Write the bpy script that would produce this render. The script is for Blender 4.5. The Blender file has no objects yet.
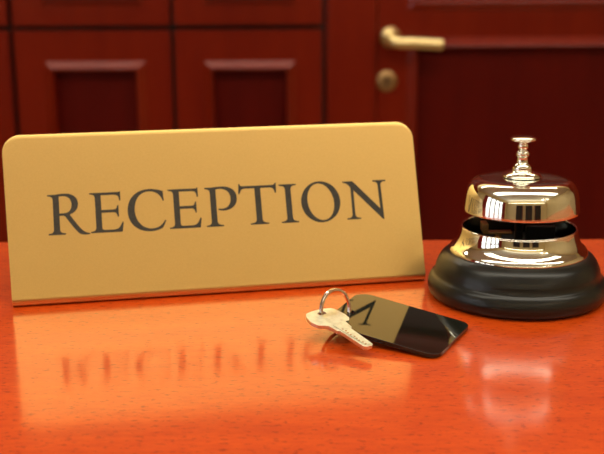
import bpy, bmesh, math, random
from mathutils import Vector, Matrix
random.seed(4)
S = bpy.context.scene
COL = S.collection
PI = math.pi
CT = 1.05            # height of the counter top (m)
mm = 0.001

# ------------------------------------------------------------------ camera
cd = bpy.data.cameras.new('camera'); cam = bpy.data.objects.new('camera', cd); COL.objects.link(cam)
R = ((0.99998853, -0.00117535, -0.00464408), (0.00479051, 0.24534720, 0.96942344), (0.0, 0.96943456, -0.24535001))
m = Matrix(((R[0][0], R[1][0], -R[2][0], 0), (R[0][1], R[1][1], -R[2][1], 0), (R[0][2], R[1][2], -R[2][2], CT + .170), (0, 0, 0, 1)))
cam.matrix_world = m
cd.sensor_width = 36; cd.lens = 36 * 1050 / 604
cd.clip_start = .02; cd.clip_end = 60
cd.dof.use_dof = True; cd.dof.focus_distance = .475; cd.dof.aperture_fstop = 15
S.camera = cam

# ------------------------------------------------------------------ world, exposure
w = bpy.data.worlds.new('world'); S.world = w; w.use_nodes = True
bg = w.node_tree.nodes['Background']; bg.inputs[0].default_value = (.95, .97, 1, 1); bg.inputs[1].default_value = 1.6
S.view_settings.view_transform = 'Standard'; S.view_settings.look = 'None'
S.view_settings.gamma = 1; S.view_settings.use_curve_mapping = False
S.view_settings.exposure = -0.46

def area(name, loc, rot, sx, sy, power, col=(1, .93, .82)):
    l = bpy.data.lights.new(name, 'AREA'); l.shape = 'RECTANGLE'; l.size = sx; l.size_y = sy; l.energy = power; l.color = col
    o = bpy.data.objects.new(name, l); COL.objects.link(o); o.location = loc; o.rotation_euler = rot
    return o
WARM = (1, .93, .76); YB_ = -3.6
area('hall_light', (0.2, -.10, 2.96), (0, 0, 0), 4.8, .8, 84, WARM)
area('ceiling_fill', (0.0, YB_+.12, 2.45), (math.radians(150), 0, 0), 6.0, .16, 42, WARM)  # added unseen strip that brightens the rear ceiling mirrored in the sign
area('cabinet_fill', (-0.1, 2.22, 2.94), (0, 0, 0), 3.0, .2, 32, WARM)  # added unseen lamp grazing the cabinets, lifts the mouldings and upper wall
area('daylight', (-3.9, -1.25, 1.6), (0, -PI/2, 0), 1.8, 3.2, 34, (.95, .97, 1))

# ------------------------------------------------------------------ materials
def mat(name, col, rough=.5, metal=0, ior=1.5, coat=0, coat_rough=.05, spec=None):
    M = bpy.data.materials.new(name); M.use_nodes = True
    b = M.node_tree.nodes['Principled BSDF']
    b.inputs['Base Color'].default_value = (*col, 1); b.inputs['Roughness'].default_value = rough
    b.inputs['Metallic'].default_value = metal; b.inputs['IOR'].default_value = ior
    b.inputs['Coat Weight'].default_value = coat; b.inputs['Coat Roughness'].default_value = coat_rough
    return M
def N(M, t, **k):
    n = M.node_tree.nodes.new(t)
    for a, v in k.items(): setattr(n, a, v)
    return n
def L(M, a, b): M.node_tree.links.new(a, b)
def ramp(M, fac, stops):
    r = N(M, 'ShaderNodeValToRGB'); L(M, fac, r.inputs[0])
    e = r.color_ramp.elements
    while len(e) < len(stops): e.new(.5)
    for x, (p, c) in zip(e, stops): x.position = p; x.color = (*c, 1)
    return r
def coords(M, scale, kind='Object'):
    t = N(M, 'ShaderNodeTexCoord'); mp = N(M, 'ShaderNodeMapping'); mp.inputs['Scale'].default_value = scale
    L(M, t.outputs[kind], mp.inputs[0]); return mp.outputs[0]
def noise(M, vec, scale, detail=3, rough=.5):
    n = N(M, 'ShaderNodeTexNoise'); n.inputs['Scale'].default_value = scale; n.inputs['Detail'].default_value = detail
    n.inputs['Roughness'].default_value = rough; L(M, vec, n.inputs['Vector']); return n
def bsdf(M): return M.node_tree.nodes['Principled BSDF']

def counter_wood():
    M = mat('lacquered_beech', (.62, .06, .006), .5, ior=1.45, coat=1, coat_rough=.115)
    bsdf(M).inputs['Coat IOR'].default_value = 1.52
    bsdf(M).inputs['Specular IOR Level'].default_value = .2
    big = noise(M, coords(M, (4, 22, 4)), 3.5, 4)
    base = ramp(M, big.outputs[0], [(.3, (.62, .062, .0025)), (.7, (.73, .084, .004))])
    fl = noise(M, coords(M, (260, 600, 260)), 1.0, 2, .6)
    fr = ramp(M, fl.outputs[0], [(.31, (.50, .36, .3)), (.42, (1, 1, 1))])
    mid = noise(M, coords(M, (110, 380, 110)), 1.0, 4, .75)
    mr = ramp(M, mid.outputs[0], [(.3, (.84, .70, .68)), (.65, (1.03, 1.12, 1.1))])
    a = N(M, 'ShaderNodeMix', data_type='RGBA', blend_type='MULTIPLY'); a.inputs[0].default_value = 1
    L(M, base.outputs[0], a.inputs[6]); L(M, fr.outputs[0], a.inputs[7])
    b = N(M, 'ShaderNodeMix', data_type='RGBA', blend_type='MULTIPLY'); b.inputs[0].default_value = 1
    L(M, a.outputs[2], b.inputs[6]); L(M, mr.outputs[0], b.inputs[7])
    L(M, b.outputs[2], bsdf(M).inputs['Base Color'])
    bp = N(M, 'ShaderNodeBump'); bp.inputs['Strength'].default_value = .09; bp.inputs['Distance'].default_value = .0003
    L(M, mid.outputs[0], bp.inputs['Height']); L(M, bp.outputs[0], bsdf(M).inputs['Coat Normal'])
    return M
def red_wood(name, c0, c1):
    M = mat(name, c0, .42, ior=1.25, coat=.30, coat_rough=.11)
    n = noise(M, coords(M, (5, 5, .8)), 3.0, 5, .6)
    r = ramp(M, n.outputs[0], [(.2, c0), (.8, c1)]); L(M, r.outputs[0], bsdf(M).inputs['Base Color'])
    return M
def gold():
    M = mat('satin_gold_metal', (.80, .52, .19), .39, 1)
    n = noise(M, coords(M, (1500, 1500, 1500)), 1.0, 2)
    r = ramp(M, n.outputs[0], [(.3, (.67, .438, .146)), (.7, (.71, .472, .162))]); L(M, r.outputs[0], bsdf(M).inputs['Base Color'])
    bp = N(M, 'ShaderNodeBump'); bp.inputs['Strength'].default_value = .05; bp.inputs['Distance'].default_value = .00003
    L(M, n.outputs[0], bp.inputs['Height']); L(M, bp.outputs[0], bsdf(M).inputs['Normal'])
    return M
def plaster(name, c0, c1):
    M = mat(name, c0, .8)
    n = noise(M, coords(M, (1, 1, 1)), 2.2, 4); r = ramp(M, n.outputs[0], [(.3, c0), (.7, c1)]); L(M, r.outputs[0], bsdf(M).inputs['Base Color'])
    return M
def emit(name, col, s):
    M = mat(name, (.9, .9, .9), .4); b = bsdf(M); b.inputs['Emission Color'].default_value = (*col, 1); b.inputs['Emission Strength'].default_value = s
    return M
def variegated(name, c0, c1, scale, rough, metal=0, **k):
    M = mat(name, c0, rough, metal, **k)
    n = noise(M, coords(M, (1, 1, 1)), scale, 3); r = ramp(M, n.outputs[0], [(.35, c0), (.65, c1)]); L(M, r.outputs[0], bsdf(M).inputs['Base Color'])
    return M
def floor_tiles():
    M = mat('floor_tiles', (.5, .4, .3), .25)
    b = N(M, 'ShaderNodeTexBrick'); b.offset = 0; b.inputs['Scale'].default_value = 1; b.inputs['Brick Width'].default_value = .6; b.inputs['Row Height'].default_value = .6
    b.inputs['Mortar Size'].default_value = .006; b.inputs['Color1'].default_value = (.50, .36, .22, 1); b.inputs['Color2'].default_value = (.45, .32, .19, 1); b.inputs['Mortar'].default_value = (.25, .2, .15, 1)
    L(M, coords(M, (1, 1, 1)), b.inputs['Vector']); L(M, b.outputs[0], bsdf(M).inputs['Base Color']); return M
BEECH = counter_wood()
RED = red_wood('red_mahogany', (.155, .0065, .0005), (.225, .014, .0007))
DEEP = red_wood('deep_red_panel', (.085, .0022, .0006), (.125, .0042, .0008))  # darker red for the recessed panel faces
GOLD = gold()
INK = variegated('dark_grey_paint', (.045, .044, .036), (.062, .060, .050), 900, .7, ior=1.25)
CHROME = variegated('polished_chrome', (.79, .80, .71), (.81, .82, .73), 200, .035, 1)
STEEL = variegated('nickel_steel', (.66, .72, .60), (.84, .89, .77), 330, .28, 1)
WIRE = variegated('polished_steel_wire', (.72, .68, .62), (.78, .74, .68), 500, .16, 1)
BLACKWOOD = variegated('black_lacquered_wood', (.006, .007, .006), (.010, .011, .009), 60, .31, ior=1.42)
BLACKPLATE = variegated('black_plate', (.006, .006, .006), (.009, .009, .008), 300, .3)
ACRYLIC = variegated('black_acrylic', (.006, .007, .004), (.008, .009, .006), 40, .03, ior=1.52)
BRASS = variegated('brass', (.86, .66, .30), (.92, .73, .36), 90, .28, 1)
OLDBRASS = variegated('dull_brass', (.42, .25, .11), (.50, .31, .14), 90, .42, 1)
DARK = variegated('dark_recess', (.01, .004, .003), (.015, .006, .004), 50, .7)
CREAM = plaster('cream_plaster', (.70, .55, .30), (.74, .59, .33))
WHITE = plaster('white_plaster', (.80, .76, .68), (.83, .79, .71))
FLOORM = floor_tiles()
CURT = variegated('red_curtain_cloth', (.28, .02, .02), (.34, .03, .025), 30, .8)
SHADE = emit('frosted_glass_globe', (1, .88, .66), 14)

# ------------------------------------------------------------------ helpers
def link(name, me, M, parent=None, smooth=False):
    o = bpy.data.objects.new(name, me); COL.objects.link(o)
    if M: me.materials.append(M)
    if smooth:
        for p in me.polygons: p.use_smooth = True
    if parent: o.parent = parent
    return o
def obj(name, bm, M, parent=None, smooth=False, bevel=0, seg=2):
    bmesh.ops.recalc_face_normals(bm, faces=bm.faces[:])
    me = bpy.data.meshes.new(name); bm.to_mesh(me); bm.free()
    o = link(name, me, M, parent, smooth)
    if bevel:
        b = o.modifiers.new('bevel', 'BEVEL'); b.width = bevel; b.segments = seg; b.limit_method = 'ANGLE'; b.angle_limit = .6
    return o
def box(bm, x0, x1, y0, y1, z0, z1):
    v = [bm.verts.new((x, y, z)) for x in (x0, x1) for y in (y0, y1) for z in (z0, z1)]
    for f in ((0, 1, 3, 2), (4, 6, 7, 5), (0, 4, 5, 1), (2, 3, 7, 6), (0, 2, 6, 4), (1, 5, 7, 3)): bm.faces.new([v[i] for i in f])
def sorted2(a, b): return (min(a, b), max(a, b))
def boxes(*bs):
    bm = bmesh.new()
    for b in bs: box(bm, *b)
    return bm
def lathe(prof, seg=128, M4=None, sc=mm):
    bm = bmesh.new(); rings = []
    for r, h in prof:
        if r < 1e-6: rings.append([bm.verts.new((0, 0, h*sc))])
        else: rings.append([bm.verts.new((r*sc*math.cos(2*PI*i/seg), r*sc*math.sin(2*PI*i/seg), h*sc)) for i in range(seg)])
    for a, b in zip(rings, rings[1:]):
        if len(a) == 1 and len(b) == 1: continue
        for i in range(seg):
            j = (i+1) % seg
            if len(a) == 1: bm.faces.new((a[0], b[i], b[j]))
            elif len(b) == 1: bm.faces.new((a[i], b[0], a[j]))
            else: bm.faces.new((a[i], b[i], b[j], a[j]))
    if M4: bmesh.ops.transform(bm, matrix=M4, verts=bm.verts[:])
    return bm
def smoothp(pts, n=6):
    """Catmull-Rom through a profile"""
    out = []
    P = [pts[0]] + list(pts) + [pts[-1]]
    for i in range(1, len(P)-2):
        a, b, c, d = P[i-1], P[i], P[i+1], P[i+2]
        for k in range(n):
            t = k/n
            out.append(tuple(.5*((2*b[q]) + (-a[q]+c[q])*t + (2*a[q]-5*b[q]+4*c[q]-d[q])*t*t + (-a[q]+3*b[q]-3*c[q]+d[q])*t**3) for q in range(len(b))))
    out.append(tuple(pts[-1])); return out
def tube(bm, pts, rads, seg=12, cap=True):
    pts = [Vector(p) for p in pts]; rings = []
    if not hasattr(rads, '__len__'): rads = [rads]*len(pts)
    up = None
    for i, p in enumerate(pts):
        t = (pts[min(i+1, len(pts)-1)] - pts[max(i-1, 0)]).normalized()
        if up is None: up = t.orthogonal().normalized()
        up = (up - t*up.dot(t)).normalized(); s = t.cross(up)
        rings.append([bm.verts.new(p + (up*math.cos(2*PI*k/seg) + s*math.sin(2*PI*k/seg))*rads[i]) for k in range(seg)])
    for a, b in zip(rings, rings[1:]):
        for k in range(seg): bm.faces.new((a[k], a[(k+1) % seg], b[(k+1) % seg], b[k]))
    if cap: bm.faces.new(rings[0]); bm.faces.new(rings[-1])
def empty(name, loc, label, cat, group=None, rz=0):
    o = bpy.data.objects.new(name, None); COL.objects.link(o); o.location = loc; o.rotation_euler = (0, 0, rz); o.empty_display_size = .05
    return tag(o, label, cat, group)
def tag(o, label, cat, group=None):
    o['label'] = label; o['category'] = cat
    if group: o['group'] = group
    return o
def struct(name, bm, M, label=None, **k):
    o = obj(name, bm, M, **k); o['kind'] = 'structure'
    if label: o['label'] = label
    return o
def prism(outer, holes, z0, z1, M4=None):
    """extruded 2D outline with holes, built with a filled curve-free triangulation"""
    from mathutils.geometry import tessellate_polygon
    loops = [outer] + list(holes)
    flat = [p for l in loops for p in l]
    tris = tessellate_polygon([[Vector((x, y, 0)) for x, y in l] for l in loops])
    bm = bmesh.new()
    a = [bm.verts.new((x, y, z0)) for x, y in flat]; b = [bm.verts.new((x, y, z1)) for x, y in flat]
    for t in tris:
        try: bm.faces.new([a[i] for i in t]); bm.faces.new([b[i] for i in reversed(t)])
        except ValueError: pass
    s = 0
    for l in loops:
        n = len(l)
        for i in range(n): j = (i+1) % n; bm.faces.new((a[s+i], a[s+j], b[s+j], b[s+i]))
        s += n
    if M4: bmesh.ops.transform(bm, matrix=M4, verts=bm.verts[:])
    return bm
def rounded(poly, rads, n=8):
    out = []; k = len(poly)
    for i in range(k):
        p = Vector(poly[i]); a = (Vector(poly[i-1])-p); b = (Vector(poly[(i+1) % k])-p)
        r = rads[i] if hasattr(rads, '__len__') else rads
        if r <= 0: out.append((p.x, p.y)); continue
        ang = a.angle(b); d = min(r/math.tan(ang/2), a.length*.49, b.length*.49)
        s = p + a.normalized()*d; e = p + b.normalized()*d
        rr = d*math.tan(ang/2); c = p + (a.normalized()+b.normalized()).normalized()*(rr/math.sin(ang/2))
        a0 = math.atan2(s.y-c.y, s.x-c.x); a1 = math.atan2(e.y-c.y, e.x-c.x)
        da = (a1-a0+PI) % (2*PI)-PI
        for q in range(n+1): t = a0+da*q/n; out.append((c.x+rr*math.cos(t), c.y+rr*math.sin(t)))
    return out
def frame(ax, ay, az, o):
    return Matrix(((ax[0], ay[0], az[0], o[0]), (ax[1], ay[1], az[1], o[1]), (ax[2], ay[2], az[2], o[2]), (0, 0, 0, 1)))

# ================================================================== room
XL, XR, YB, YF, ZC = -3.5, 3.5, -3.6, 2.5, 3.0
struct('floor', boxes((XL, XR, YB, YF+.2, -.1, 0)), FLOORM)
struct('ceiling', boxes((XL-.2, XR+.2, YB-.2, YF+.2, ZC, ZC+.1)), WHITE)
struct('wall_right', boxes((XR, XR+.2, YB-.2, YF+.2, 0, ZC)), CREAM)
struct('wall_rear', boxes((XL-.2, XR+.2, YB-.2, YB, 0, ZC)), CREAM)
wy0, wy1, wz0, wz1 = -2.9, .4, .6, 2.5
struct('wall_left', boxes((XL-.2, XL, YB-.2, wy0, 0, ZC), (XL-.2, XL, wy1, YF+.2, 0, ZC), (XL-.2, XL, wy0, wy1, 0, wz0), (XL-.2, XL, wy0, wy1, wz1, ZC)), CREAM)
DX0, DX1 = .177, 1.03
struct('wall_front', boxes((XL, DX0-.03, YF+.012, YF+.2, 0, ZC), (DX1+.03, XR, YF+.012, YF+.2, 0, ZC), (DX0-.03, DX1+.03, YF+.012, YF+.2, 2.13, ZC), (DX0-.03, DX1+.03, YF+.15, YF+.2, 0, 2.13)), CREAM)
struct('trim_2', boxes((-1.45, .062, YF+.0105, YF+.012, 0, 2.5), (XL, -1.45, YF-.004, YF+.012, 0, 2.5), (.062, DX1+.118, YF-.004, YF+.012, 2.2, 2.5), (DX1+.118, XR, YF-.004, YF+.012, 0, 2.5)), RED)
struct('baseboard_rear', boxes((XL, XR, YB, YB+.02, 0, .12)), RED)
struct('baseboard_left', boxes((XL, XL+.02, YB+.02, YF, 0, .12)), RED)
struct('baseboard_right', boxes((XR-.02, XR, YB+.02, YF, 0, .12)), RED)
# window behind the camera: frame, mullions, panes, red curtains
bs = [(XL-.13, XL-.07, wy0, wy1, wz0, wz0+.06), (XL-.13, XL-.07, wy0, wy1, wz1-.06, wz1)]
for k in range(5):
    y = wy0 + (wy1-wy0-.17)*k/4; bs.append((XL-.13, XL-.07, y, y+.17, wz0, wz1))
bs.append((XL-.12, XL-.08, wy0, wy1, 1.55, 1.67))
win = struct('window_1', boxes(*bs), RED)
GLASS = mat('window_glass', (1, 1, 1), 0.0, ior=1.1); bsdf(GLASS).inputs['Transmission Weight'].default_value = 1
obj('pane', boxes((XL-.103, XL-.099, wy0, wy1, wz0, wz1)), GLASS, win)
def curtain(y0, y1, label):
    bm = bmesh.new(); n = 60; rows = []
    for z in (.35, 1.2, 2.5):
        rows.append([bm.verts.new((XL+.09+.035*math.sin(i*1.15)+(.01*math.sin(i*3.1)), y0+(y1-y0)*i/n, z)) for i in range(n+1)])
    for a, b in zip(rows, rows[1:]):
        for i in range(n): bm.faces.new((a[i], a[i+1], b[i+1], b[i]))
    o = obj('curtain', bm, CURT, smooth=True)
    s = o.modifiers.new('solid', 'SOLIDIFY'); s.thickness = .004
    tag(o, label, 'curtain', 'red curtains at the window')
curtain(wy0-.35, wy0+.25, 'red curtain hanging at the far side of the window')
curtain(wy1-.25, wy1+.35, 'red curtain hanging at the near side of the window')
rod = bmesh.new(); tube(rod, [(XL+.09, wy0-.5, 2.53), (XL+.09, wy1+.5, 2.53)], .015)
tag(obj('curtain_rod', rod, BRASS, smooth=True), 'long brass curtain rod above the window', 'curtain rod')
# three dark cupboards against the rear wall, seen mirrored in the bell
for x in (-.9, .35, 1.6):
    d = empty('cupboard', (x, YB+.22, 0), 'tall dark red wooden cupboard against the wall opposite the counter', 'cupboard', 'dark cupboards mirrored in the bell')
    obj('body', boxes((-.42, .42, -.2, .17, .06, 1.72)), RED, d, bevel=.004)
    obj('top', boxes((-.45, .45, -.2, .20, 1.72, 1.76)), DARK, d, bevel=.004)
    for sx in (-1, 1):
        f_ = obj('door', boxes(sorted2(sx*.01, sx*.40) + (.17, .19, .10, 1.68)), DARK, d, bevel=.003)
        kb = lathe([(0, 0), (8, 0), (5, 8), (12, 16), (12, 22), (0, 26)], 20, Matrix.Translation((sx*.05, .19, .75)) @ Matrix.Rotation(-PI/2, 4, 'X'))
        obj('knob', kb, BRASS, f_, smooth=True)
    obj('plinth', boxes((-.40, .40, -.2, .14, 0, .06)), DARK, d)
# chandelier with a cluster of glowing globes
ch = empty('chandelier', (2.1, -1.9, ZC), 'brass chandelier with a ring of glowing globes on the ceiling', 'chandelier')
bm = bmesh.new(); tube(bm, [(0, 0, 0), (0, 0, -.62)], .012); obj('stem', bm, BRASS, ch, smooth=True)
obj('ceiling_rose', lathe([(0, 0), (70, 0), (66, -14), (20, -26), (0, -26)], 40), BRASS, ch, smooth=True)
for k in range(7):
    a = 2*PI*k/7; bm = bmesh.new()
    tube(bm, smoothp([(0, 0, -.6), (.1*math.cos(a), .1*math.sin(a), -.66), (.24*math.cos(a), .24*math.sin(a), -.6), (0.36*math.cos(a), 0.36*math.sin(a), -.54)]), .008, 8)
    arm = obj('arm', bm, BRASS, ch, smooth=True)
    g = bmesh.new(); bmesh.ops.create_uvsphere(g, u_segments=20, v_segments=12, radius=.055); bmesh.ops.translate(g, vec=(0.36*math.cos(a), 0.36*math.sin(a), -.49), verts=g.verts[:])
    obj('globe', g, SHADE, arm, smooth=True)

# ================================================================== door with lever handle (front wall)
def moulding(x0, x1, z0, z1, yf, wd=.030, pr=.020):
    """bolection moulding: a rectangle swept with a bulging profile standing proud of yf, towards the room"""
    prof = [(0, 0), (0, .12), (.06, .18), (.68, .94), (.76, 1.0), (.85, .94), (.93, .4), (1.0, .1), (1.0, -.7)]
    bm = bmesh.new(); loops = []
    for a, b in prof:
        d = a*wd; y = yf - b*pr
        loops.append([bm.verts.new(c) for c in ((x0+d, y, z0+d), (x1-d, y, z0+d), (x1-d, y, z1-d), (x0+d, y, z1-d))])
    for A, B in zip(loops, loops[1:]):
        for i in range(4): bm.faces.new((A[i], A[(i+1) % 4], B[(i+1) % 4], B[i]))
    return bm
def leaf(x0, x1, z0, z1, y0, y1, holes):
    """a door slab with rectangular openings for the recessed panels, all one mesh"""
    xs = sorted({x0, x1, *[h[0] for h in holes], *[h[1] for h in holes]}); zs = sorted({z0, z1, *[h[2] for h in holes], *[h[3] for h in holes]})
    bm = bmesh.new(); V = {}
    def v(x, y, z):
        k = (round(x, 5), round(y, 5), round(z, 5))
        if k not in V: V[k] = bm.verts.new((x, y, z))
        return V[k]
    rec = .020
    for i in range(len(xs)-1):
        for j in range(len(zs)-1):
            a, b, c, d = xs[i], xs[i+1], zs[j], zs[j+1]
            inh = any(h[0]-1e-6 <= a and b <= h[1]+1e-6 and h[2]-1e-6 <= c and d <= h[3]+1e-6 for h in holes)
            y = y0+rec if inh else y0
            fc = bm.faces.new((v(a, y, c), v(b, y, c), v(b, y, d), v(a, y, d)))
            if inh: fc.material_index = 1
            bm.faces.new((v(a, y1, c), v(a, y1, d), v(b, y1, d), v(b, y1, c)))
    for a, b, c, d in holes:
        q = ((a, c), (b, c), (b, d), (a, d))
        for i in range(4):
            (p, r), (s, t) = q[i], q[(i+1) % 4]
            bm.faces.new((v(p, y0, r), v(s, y0, t), v(s, y0+rec, t), v(p, y0+rec, r)))
    q = ((x0, z0), (x1, z0), (x1, z1), (x0, z1))
    for i in range(4):
        (p, r), (s, t) = q[i], q[(i+1) % 4]
        bm.faces.new((v(p, y0, r), v(p, y1, r), v(s, y1, t), v(s, y0, t)))
    bmesh.ops.remove_doubles(bm, verts=bm.verts[:], dist=1e-6)
    return bm
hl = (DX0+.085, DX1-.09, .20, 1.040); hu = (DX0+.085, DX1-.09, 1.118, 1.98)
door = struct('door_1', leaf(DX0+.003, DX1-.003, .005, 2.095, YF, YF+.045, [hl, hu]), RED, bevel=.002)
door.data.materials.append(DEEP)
for h in (hl, hu): obj('panel_moulding', moulding(h[0]-.012, h[1]+.012, h[2]-.012, h[3]+.006, YF, .026, .013), RED, door)
cas = struct('trim_1', boxes((.060, DX0, YF-.008, YF+.05, 0, 2.2), (DX1, DX1+.117, YF-.008, YF+.05, 0, 2.2), (DX0, DX1, YF-.008, YF+.05, 2.1, 2.2)), RED, bevel=.004)
rose = lathe([(0, 0), (25, 0), (25, 3), (22, 7), (14, 9), (0, 9)], 40, Matrix.Translation((.210, YF, 1.046)) @ Matrix.Rotation(PI/2, 4, 'X'))
hr = obj('handle_rose', rose, OLDBRASS, door, smooth=True)
bm = bmesh.new(); tube(bm, [(.203, YF-.006, 1.051), (.202, YF-.035, 1.053), (.200, YF-.052, 1.0545), (.200, YF-.055, 1.0545)], [.013, .013, .016, .013], 20)
obj('handle_neck', bm, BRASS, hr, smooth=True)
bm = bmesh.new()
tube(bm, smoothp([(.204, YF-.040, 1.046), (.214, YF-.050, 1.040), (.228, YF-.056, 1.037), (.26, YF-.057, 1.036), (.296, YF-.057, 1.034), (.318, YF-.056, 1.0325), (.325, YF-.055, 1.032)], 5), [.011]+[.0135]*27+[.0135, .012, .006][:3], 16)
obj('handle_lever', bm, BRASS, hr, smooth=True)
es = lathe([(0, 0), (25.5, 0), (25.5, 4), (21, 8), (12, 9), (0, 9)], 40, Matrix.Translation((.2025, YF, .944)) @ Matrix.Rotation(PI/2, 4, 'X'))
e = obj('keyhole_escutcheon', es, OLDBRASS, door, smooth=True)
obj('keyhole', boxes((.2005, .2045, YF-.0095, YF-.0085, .930, .946), (.1985, .2065, YF-.0095, YF-.0085, .946, .955)), DARK, e)

# ================================================================== cabinets
def cabinet(cx0, cx1, cols, label, yb=YF, dep=.0):
    r = empty('wall_cabinet', (cx0, YF, 0), label, 'cabinet', 'red mahogany cabinets along the back wall')
    T = Matrix.Translation((-cx0, -YF, 0))
    def part(name, bm, M, par, **k):
        bmesh.ops.transform(bm, matrix=T, verts=bm.verts[:]); return obj(name, bm, M, par, **k)
    yc = YF + .010
    part('carcase', boxes((cx0, cx1, yc-.006, yc, .0, 2.5)), DARK, r)
    part('plinth', boxes((cx0, cx1, yc-.030, yc-.008, 0, .09)), RED, r)
    part('cornice', boxes((cx0, cx1, yc-.06, yc-.008, 2.43, 2.5)), RED, r, bevel=.008)
    for a, b in cols:
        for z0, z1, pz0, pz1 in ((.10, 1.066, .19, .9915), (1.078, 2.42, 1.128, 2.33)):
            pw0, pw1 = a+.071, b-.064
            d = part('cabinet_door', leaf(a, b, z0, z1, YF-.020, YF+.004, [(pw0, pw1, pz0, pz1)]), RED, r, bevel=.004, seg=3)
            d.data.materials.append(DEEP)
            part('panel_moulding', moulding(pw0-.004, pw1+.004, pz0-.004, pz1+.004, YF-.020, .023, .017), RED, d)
    return r
cabinet(-.672, .060-.006, [(-.668, -.305), (-.295, .048)], 'red mahogany cabinet behind the sign with four panelled doors')
cabinet(-1.42, -.680, [(-1.408, -1.055), (-1.043, -.683)], 'red mahogany cabinet at the left edge of the view')

# ================================================================== counter
ctr = empty('reception_counter', (0, .2, 0), 'glossy orange-red lacquered wooden reception counter in the foreground', 'counter')
def cpart(name, bm, M, **k):
    bmesh.ops.translate(bm, vec=(0, -.2, 0), verts=bm.verts[:]); return obj(name, bm, M, ctr, **k)
cpart('countertop', boxes((-1.5, 1.5, -.12, .638, CT-.035, CT)), BEECH, bevel=.0015, seg=3)
cpart('front_panel', boxes((-1.45, 1.45, -.04, 0.0, 0.0, CT-.035)), RED)
cpart('side_panel', boxes((-1.45, -1.42, 0.0, .56, 0.0, CT-.035)), RED)
cpart('side_panel', boxes((1.42, 1.45, 0.0, .56, 0.0, CT-.035)), RED)
cpart('inner_shelf', boxes((-1.42, 1.42, 0.0, .55, .62, .645)), RED)

# ================================================================== sign
yaw = math.radians(11.316); tilt = math.radians(25.514); SW, SH = .22255, .0915
sg = empty('reception_sign', (-.149668 + .0067*math.sin(yaw), .510272 - .0067*math.cos(yaw), CT), 'bent satin gold metal desk sign reading RECEPTION', 'sign', rz=yaw)
# local frame: x along the sign, y backwards, z up.  s runs up the profile from the back of the foot to the top of the face
Rb, th = 3.4, 1.4
nc = Rb*math.tan(tilt) + Rb/math.cos(tilt)
path = [(nc+46, 0.0), (nc+30, 0), (nc+15, 0.0)]
for k in range(15):
    a = math.radians(270) - (math.radians(270)-(PI-tilt))*k/14
    path.append((nc+Rb*math.cos(a), Rb+Rb*math.sin(a)))
y0, z0 = path[-1]; vs = z0/math.cos(tilt)
face0 = len(path)-1
Rc = 9.8; W_ = SW/mm; H_ = SH/mm
vrows = [vs + (H_-Rc-vs)*k/4 for k in range(1, 5)]
us = [0] + [Rc*(1-math.cos(PI/2*k/12)) for k in range(1, 13)]
us = us + [W_*k/10 for k in range(1, 10)] + [W_-u for u in reversed(us)]
us = sorted(set(round(u, 5) for u in us))
bm = bmesh.new(); cols = []
for u in us:
    c = [Vector((u*mm, y*mm, z*mm)) for y, z in path]
    top = H_
    e = min(u, W_-u)
    if e < Rc: top = H_-Rc+math.sqrt(max(0, Rc*Rc-(Rc-e)**2))
    for v in vrows: c.append(Vector((u*mm, v*math.sin(tilt)*mm, v*math.cos(tilt)*mm)))
    for k in range(1, 5):
        v = (H_-Rc)+(top-(H_-Rc))*k/4; c.append(Vector((u*mm, v*math.sin(tilt)*mm, v*math.cos(tilt)*mm)))
    cols.append([bm.verts.new(p) for p in c])
for A, B in zip(cols, cols[1:]):
    for i in range(len(A)-1): bm.faces.new((A[i], B[i], B[i+1], A[i+1]))
for v in bm.verts:      # the plate is a touch wider at the top than at the fold
    t = v.co.z/(H_*math.cos(tilt)*mm); xl = 2.0-2.6*t; xr = 220.2+1.8*t
    v.co.x = (xl + (xr-xl)*v.co.x/SW)*mm
bmesh.ops.remove_doubles(bm, verts=bm.verts[:], dist=2e-6)
bmesh.ops.recalc_face_normals(bm, faces=bm.faces[:])
f = max(bm.faces, key=lambda f: f.calc_center_median().z)
if f.normal.y > 0: bmesh.ops.reverse_faces(bm, faces=bm.faces[:])
me = bpy.data.meshes.new('metal_plate'); bm.to_mesh(me); bm.free()
pl = link('metal_plate', me, GOLD, sg, True)
so = pl.modifiers.new('solid', 'SOLIDIFY'); so.thickness = th*mm; so.offset = -1
bv = pl.modifiers.new('bevel', 'BEVEL'); bv.width = .00025; bv.segments = 2; bv.limit_method = 'ANGLE'; bv.angle_limit = 1.0

# ---- engraved serif capitals, outlines in millimetres (cap height 20.5)
def path2(*seg):
    """points; a tuple of 6 is a cubic from the previous point"""
    out = [seg[0]]
    for s in seg[1:]:
        if len(s) == 2: out.append(s)
        else:
            p0 = out[-1]; p1, p2, p3 = s[0:2], s[2:4], s[4:6]
            for k in range(1, 11):
                t = k/10; out.append(tuple((1-t)**3*p0[q]+3*(1-t)**2*t*p1[q]+3*(1-t)*t*t*p2[q]+t**3*p3[q] for q in (0, 1)))
    return out
def ell(cx, cy, rx, ry, rot=0, n=48, skew=0):
    return [(cx+rx*math.cos(t)*math.cos(rot)-ry*math.sin(t)*math.sin(rot), cy+rx*math.cos(t)*math.sin(rot)+ry*math.sin(t)*math.cos(rot)) for t in [2*PI*k/n for k in range(n)]]
def stem_left(x0, x1, s0, y1=20.5):
    """left side of a stem with foot serif, going up; x0 stem left; s0 serif left"""
    return [(s0, 0), (s0, .55), (s0+1.2, .7, x0, .9, x0, 2.6), (x0, y1-2.6), (x0, y1-.9, s0+1.2, y1-.7, s0, y1-.55), (s0, y1)]
def gl_I():
    return path2((0, 0), (0, .55), (2.0, .75, 3.15, 1.0, 3.15, 3.0), (3.15, 17.5), (3.15, 19.5, 2.0, 19.75, 0, 19.95), (0, 20.5), (9.3, 20.5), (9.3, 19.95), (7.3, 19.75, 6.2, 19.5, 6.2, 17.5), (6.2, 3.0), (6.2, 1.0, 7.3, .75, 9.3, .55), (9.3, 0)), []
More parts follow.
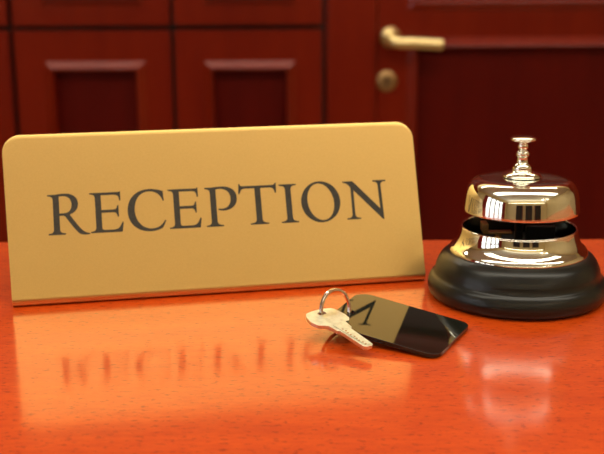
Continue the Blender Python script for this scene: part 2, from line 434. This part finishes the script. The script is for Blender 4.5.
def gl_E(w=16.9):
    k = w/16.9
    o = path2((0, 0), (0, .55), (1.8, .75, 2.75, 1.0, 2.75, 3.0), (2.75, 17.5), (2.75, 19.5, 1.8, 19.75, 0, 19.95), (0, 20.5),
              (15.2*k, 20.5), (15.3*k, 20.9), (15.8*k, 20.9), (15.8*k, 16.2), (15.2*k, 16.2), (15.0*k, 18.8, 14.3*k, 19.3, 12*k, 19.3), (5.75, 19.3),
              (5.75, 11.5), (11.6*k, 11.5), (13.3*k, 11.5, 13.7*k, 11.9, 14.0*k, 13.6), (14.6*k, 13.6), (14.6*k, 7.9), (14.0*k, 7.9), (13.7*k, 9.7, 13.3*k, 10.2, 11.6*k, 10.2), (5.75, 10.2),
              (5.75, 2.6), (5.75, 1.4, 6.4, 1.2, 7.6, 1.2), (11.5*k, 1.2), (14.2*k, 1.2, 15.1*k, 2.2, 16.3*k, 5.0), (16.9*k, 4.9), (16.1*k, 0))
    return o, []
def gl_P():
    o = path2((0, 0), (0, .55), (1.8, .75, 2.75, 1.0, 2.75, 3.0), (2.75, 17.5), (2.75, 19.5, 1.8, 19.75, 0, 19.95), (0, 20.5), (3.5, 20.5), (5, 20.7, 7, 20.9, 9, 20.9),
              (14.0, 20.9, 17.0, 18.6, 17.0, 14.8), (17.0, 10.4, 13.4, 8.2, 9.6, 8.2), (8.4, 8.2, 7.4, 8.4, 6.8, 8.7), (6.9, 9.3), (7.5, 9.2, 8.0, 9.1, 8.6, 9.1),
              (11.6, 9.1, 13.7, 11.2, 13.7, 14.5), (13.7, 17.8, 11.5, 19.8, 8.0, 19.8), (7.2, 19.8, 6.4, 19.7, 5.8, 19.4), (5.8, 3.0), (5.8, 1.0, 6.8, .75, 9.0, .55), (9.0, 0))
    return o, []
def gl_R():
    o = path2((0, 0), (0, .55), (1.8, .75, 2.75, 1.0, 2.75, 3.0), (2.75, 17.5), (2.75, 19.5, 1.8, 19.75, 0, 19.95), (0, 20.5), (3.5, 20.5), (5, 20.7, 6.5, 20.9, 8.5, 20.9),
              (12.8, 20.9, 15.4, 18.9, 15.4, 15.6), (15.4, 12.8, 13.6, 10.9, 10.9, 10.1), (12.9, 7.2, 15.3, 3.6, 17.0, 1.9), (18.2, .8, 19.4, .3, 20.9, .1), (20.9, -.35), (19.6, -.6, 17.6, -.6, 16.2, -.1),
              (14.2, .9, 10.6, 6.6, 8.9, 9.0), (8.5, 9.6, 8.0, 9.7, 7.2, 9.7), (5.75, 9.7), (5.75, 3.0), (5.75, 1.0, 6.8, .75, 8.6, .55), (8.6, 0))
    h = path2((5.75, 10.8), (8.0, 10.8), (10.8, 10.9, 12.2, 12.6, 12.2, 15.2), (12.2, 18.2, 10.4, 19.8, 7.6, 19.8), (6.9, 19.8, 6.2, 19.7, 5.75, 19.5))
    return o, [h]
def gl_T():
    o = path2((5.6, 0), (5.6, .55), (7.8, .75, 9.0, 1.0, 9.0, 3.0), (9.0, 19.3), (4.0, 19.3), (2.0, 19.3, 1.3, 18.6, .7, 16.4), (.1, 16.5), (.5, 21.7), (1.0, 21.7), (1.2, 20.8, 1.6, 20.5, 2.6, 20.5),
              (18.4, 20.5), (19.5, 20.5, 20.0, 20.9, 20.3, 21.6), (20.8, 21.6), (20.6, 16.4), (20.0, 16.4), (19.6, 18.6, 18.9, 19.3, 17.0, 19.3), (12.1, 19.3), (12.1, 3.0), (12.1, 1.0, 13.3, .75, 15.4, .55), (15.4, 0))
    return o, []
def gl_O():
    return ell(10.8, 10.3, 10.8, 11.0), [ell(10.8, 10.3, 7.3, 10.0, .16)]
def gl_C():
    o = path2((19.0, 15.0), (18.6, 15.0), (17.4, 18.4, 15.0, 20.2, 11.6, 20.2), (6.8, 20.2, 3.6, 16.3, 3.6, 10.7), (3.6, 4.9, 7.2, .7, 12.2, .7), (15.4, .7, 17.4, 2.0, 19.2, 4.8), (19.7, 4.5),
              (18.9, 2.8, 18.2, 1.6, 17.8, .9), (16.0, 0, 13.6, -.6, 11.2, -.6), (4.6, -.6, 0, 3.8, 0, 10.2), (0, 16.8, 4.8, 21.3, 11.6, 21.3), (14.2, 21.3, 16.6, 20.8, 18.9, 19.9), (18.8, 18.4, 18.9, 16.6, 19.1, 15.0))
    return o[:-1], []
def gl_N():
    o = path2((.9, 0), (.9, .55), (3.0, .75, 3.9, 1.0, 4.0, 3.0), (4.2, 16.9), (3.2, 18.9, 2.0, 19.8, 0, 19.95), (0, 20.5), (5.6, 20.5), (19.9, 5.1), (19.7, 17.5), (19.6, 19.5, 18.8, 19.75, 17.0, 19.95), (17.0, 20.5), (24.3, 20.5), (24.3, 19.95),
              (22.4, 19.75, 21.4, 19.5, 21.3, 17.5), (21.5, -.6), (20.9, -.6), (5.7, 15.7), (5.5, 3.0), (5.5, 1.0, 6.6, .75, 8.5, .55), (8.5, 0))
    return o, []
def fatten(P, d):
    n = len(P); Q = [p for i, p in enumerate(P) if (Vector(p)-Vector(P[i-1])).length > 1e-4]; n = len(Q)
    area_ = sum(Q[i-1][0]*Q[i][1]-Q[i][0]*Q[i-1][1] for i in range(n)); sg_ = 1 if area_ > 0 else -1
    out = []
    for i in range(n):
        a, b, c = Vector(Q[i-1]), Vector(Q[i]), Vector(Q[(i+1) % n])
        n1 = (b-a).normalized(); n2 = (c-b).normalized()
        m_ = Vector((n1.y+n2.y, -n1.x-n2.x))*sg_
        k = max(.5, 1+n1.dot(n2)); out.append(tuple(b+m_*(d/k)))
    return out
LET = Matrix.Rotation(PI/2-tilt, 4, 'X')
for nm, gl, u0 in (('R', gl_R, 21.0), ('E', gl_E, 42.8), ('C', gl_C, 62.4), ('E', gl_E, 84.2), ('P', gl_P, 104.0), ('T', gl_T, 122.2), ('I', gl_I, 145.0), ('O', gl_O, 156.7), ('N', gl_N, 180.9)):
    o_, h_ = gl()
    o_ = fatten(o_, .07); h_ = [fatten(h, -.07) for h in h_]
    T = LET @ Matrix.Translation(((110.4+(u0-111.3)*.985)*mm, 37.3*mm, .00002)) @ Matrix.Diagonal((1.0*mm, 1.035*mm, mm, 1))
    ob = obj('letter', prism(o_, h_, 0, .06, T), INK, sg); ob['label'] = 'dark grey letter ' + nm

# ================================================================== call bell
bell = empty('call_bell', (.1121, .52609, CT), 'chrome reception call bell on a round black wooden base', 'bell')
base = [(0, 0), (42.5, 0)] + smoothp([(42.5, 0), (45.2, 2.0), (46.1, 5.5), (45.5, 8.6), (44.4, 10.8), (43.0, 12.2), (42.3, 14.2), (41.9, 16.0), (40.9, 18.6), (39.2, 21.4), (36.8, 23.3), (35.2, 24.0)], 5) + [(31, 24.2), (0, 24.2)]
obj('wooden_base', lathe(base), BLACKWOOD, bell, smooth=True)
ring = [(33.6, 23.8), (35.2, 23.9)] + smoothp([(35.2, 23.9), (35.4, 24.6), (34.9, 25.8), (34.3, 26.6)], 4) + smoothp([(34.0, 26.8), (32.6, 28.1), (31.3, 30.2), (30.4, 32.7), (29.9, 35.0), (29.7, 36.3)], 5) + smoothp([(29.7, 36.3), (29.6, 36.9), (29.1, 37.1), (28.6, 36.7), (28.6, 36.1)], 4) + [(29.2, 33.5), (31, 30), (32.4, 26.5), (32.4, 23.8)]
obj('chrome_collar', lathe(ring), CHROME, bell, smooth=True)
obj('inner_plate', lathe([(0, 24.25), (31, 24.25), (31.2, 26.0), (28, 27.0), (0, 27.0)], 96), BLACKPLATE, bell, smooth=True)
dome = smoothp([(29.1, 45.5), (29.5, 46.0), (29.3, 48.7), (28.9, 52.0), (28.3, 55.2), (27.1, 58.3), (25.2, 60.5), (22.0, 61.9), (17.5, 62.5), (11, 62.8), (6, 62.9), (0, 63.0)], 6)
inner = [(r*.958, h-1.0 if h > 52 else h+.0) for r, h in reversed(dome)]
dm = lathe(dome + [(x, y) for x, y in inner] + [dome[0]])
dmo = obj('dome', dm, CHROME, bell, smooth=True); dmo.location.x = .0006
plg = smoothp([(0, 62.4), (9.2, 63.0), (9.7, 63.6), (9.2, 64.4), (7.4, 65.3), (5.4, 66.0), (5.0, 66.8)], 4) + smoothp([(5.0, 66.8), (4.9, 68.0), (4.2, 69.2), (3.2, 70.0), (2.8, 71.2), (2.8, 73.0), (3.3, 73.8), (3.5, 74.8), (3.1, 75.9), (2.3, 76.4)], 4) + \
      smoothp([(2.3, 76.4), (2.1, 77.0), (2.6, 77.8), (2.6, 79.2), (2.3, 80.4), (4.6, 81.0), (6.3, 81.8), (6.6, 82.4), (6.1, 83.1), (3.5, 83.8), (0, 84.0)], 4)
pb = obj('push_button', lathe(plg, 64), CHROME, bell, smooth=True); pb.location.x = .0002
obj('centre_post', lathe([(0, 27.0), (6, 27.0), (6, 28.5), (2.2, 29.5), (2.2, 62.6), (0, 62.6)], 32), BLACKPLATE, bell, smooth=True)
bm = boxes((-.019, -.004, -.004, .001, .0335, .0347))
box(bm, -.0195, -.0165, -.005, .003, .0345, .0392)
hm = obj('striker', bm, OLDBRASS, bell, bevel=.0003)
bm = lathe([(0, 27), (2, 27), (2, 33.5), (0, 33.5)], 20, Matrix.Translation((-.011, -.0015, 0))); obj('striker_pivot', bm, OLDBRASS, hm, smooth=True)
bm = boxes((.004, .019, .0, .003, .028, .0365)); obj('spring_bracket', bm, BLACKPLATE, bell, bevel=.0004)

# ================================================================== key tag, key and ring
def tilted(corners, t0, t1, rads, hole=None, hr=2.2):
    """slab whose top surface passes through the corners (mm, world) and thickness t"""
    c = [Vector(p) for p in corners]; o = c[0]
    ax = (c[1]-c[0]).normalized(); nz = ax.cross(c[3]-c[0]).normalized()
    if nz.z < 0: nz = -nz
    ay = nz.cross(ax)
    loc = [((p-o).dot(ax), (p-o).dot(ay)) for p in c]
    out = rounded(loc, rads)
    hs = []
    if hole:
        h = Vector(hole)-o; hx, hy = h.dot(ax), h.dot(ay); hs = [[(hx+hr*math.cos(2*PI*k/24), hy+hr*math.sin(2*PI*k/24)) for k in range(24)]]
    M4 = frame(ax, ay, nz, o) 
    return prism(out, hs, -t0, t1, M4), M4
def T3(x, y, z): return (x, y, z+170)
tagc = [T3(58.96, 431.31, -167.80), T3(80.2, 473.28, -167.62), T3(28.8, 506.83, -161.99), T3(9.0, 461.5, -162.44)]
bm, _ = tilted(tagc, 1.9, 0, [5.5, 5.5, 7, 8], hole=T3(23.2, 477.8, -163.7), hr=2.0)
bmesh.ops.scale(bm, vec=(mm, mm, mm), verts=bm.verts[:])
bmesh.ops.translate(bm, vec=(0, 0, CT), verts=bm.verts[:])
kt = empty('key_tag', (.045, .470, CT), 'glossy black rounded plastic key tag lying in front of the bell', 'key tag')
bmesh.ops.translate(bm, vec=(-.045, -.470, -CT), verts=bm.verts[:])
obj('tag_plate', bm, ACRYLIC, kt, bevel=.0004, seg=3)
# key: axis from the hole centre to the tip
a0 = Vector((9.14, 464.23, 11.0)); a1 = Vector((29.67, 435.5, 5.5))
ax = (a1-a0).normalized(); side = ax.cross(Vector((0, 0, 1))).normalized(); nz = side.cross(ax)
side = -side; nz = ax.cross(side)   # local y points to the far (upper right) side
KM = Matrix.Translation((0, 0, CT)) @ Matrix.Scale(mm, 4) @ frame(ax, side, nz, a0)
def ky(x, y): return (x, y)
# measured outline: (along, towards camera-right side positive up)
bow = [(-2.6, 7.6), (.2, 8.6), (4.9, 9.4), (9.2, 9.0), (11.3, 7.2), (11.4, 5.0), (17.2, 4.3), (17.7, 3.0), (34.6, 2.6), (35.6, 1.2), (35.6, -1.2), (34.7, -2.7), (18.2, -3.2), (17.8, -4.4), (12.0, -4.9), (10.8, -6.8), (9.4, -9.0), (5.5, -10.2), (1.0, -9.4), (-2.8, -7.4), (-3.9, -3.2), (-3.9, 3.2)]
out = rounded(bow, [2, 3, 3, 2, 1.0, .6, .5, .3, .8, .6, .6, .8, .3, .5, .6, 1.2, 2, 3, 3, 2.5, 3, 3], 5)
hole = rounded([(-1.4, -2.1), (1.2, -2.1), (1.2, 2.1), (-1.4, 2.1)], .5, 3)
key = empty('key', (a0.x*mm, a0.y*mm, CT), 'silver door key with its bow raised on the key ring', 'key')
KI = Matrix.Translation((-a0.x*mm, -a0.y*mm, -CT))
bow_bm = prism([p for p in out], [hole], -1.6, 0, KI @ KM)
kb_ = obj('key_body', bow_bm, STEEL, key, bevel=.0003)
# raised shoulder, milled edge groove and dimples on the blade
bm = prism(rounded([(12.2, -3.0), (34.4, -1.1), (34.4, 1.6), (12.2, 3.2)], .5, 3), [], 0.0, .25, KI @ KM)
obj('blade_ridge', bm, STEEL, key, bevel=.0001)
bm = bmesh.new()
for k in range(9):
    x = 17.6 + k*2.0
    y = -1.35 + .35*math.sin(k*1.9)+(x-17)*.028
    b2 = lathe([(0, .28), (.52, .28), (.52, .30), (.0, .30)], 14, None, 1)
    bmesh.ops.transform(b2, matrix=KI @ KM @ Matrix.Translation((x, y, 0)), verts=b2.verts[:])
    tmp = bpy.data.meshes.new('t'); b2.to_mesh(tmp); b2.free(); bm.from_mesh(tmp); bpy.data.meshes.remove(tmp)
dimp = obj('coded_dimples', bm, OLDBRASS, key)
# split ring standing upright through the key's hole and the tag's hole
rr = 9.7; rc = Vector((15.7, 471.5, 10.15)); az = math.radians(45); lean = .2; dh = Vector((math.cos(az), math.sin(az), 0)); nh = Vector((-dh.y, dh.x, 0))
bm = bmesh.new(); pts = []
NN = 150; hw = .47
prev = None; first = None
for k in range(NN+1):
    t = 4*PI*k/NN + .6
    off = -.48+.96*k/NN
    rad = dh*math.cos(t)+(Vector((0, 0, 1))*math.cos(lean)+nh*math.sin(lean))*math.sin(t)
    p = rc + rad*rr + nh*off
    q = [bm.verts.new((p + rad*a*.62 + nh*b*hw)*mm - Vector((rc.x*mm, rc.y*mm, 0))) for a, b in ((-1, -1), (-1, 1), (1, 1), (1, -1))]
    if prev:
        for i in range(4): bm.faces.new((prev[i], prev[(i+1) % 4], q[(i+1) % 4], q[i]))
    else: bm.faces.new(q)
    prev = q
bm.faces.new(prev)
ro = obj('key_ring', bm, WIRE, bevel=.00015, smooth=False)
ro.location = (rc.x*mm, rc.y*mm, CT)
tag(ro, 'thin steel split ring standing upright through key and tag', 'key ring')
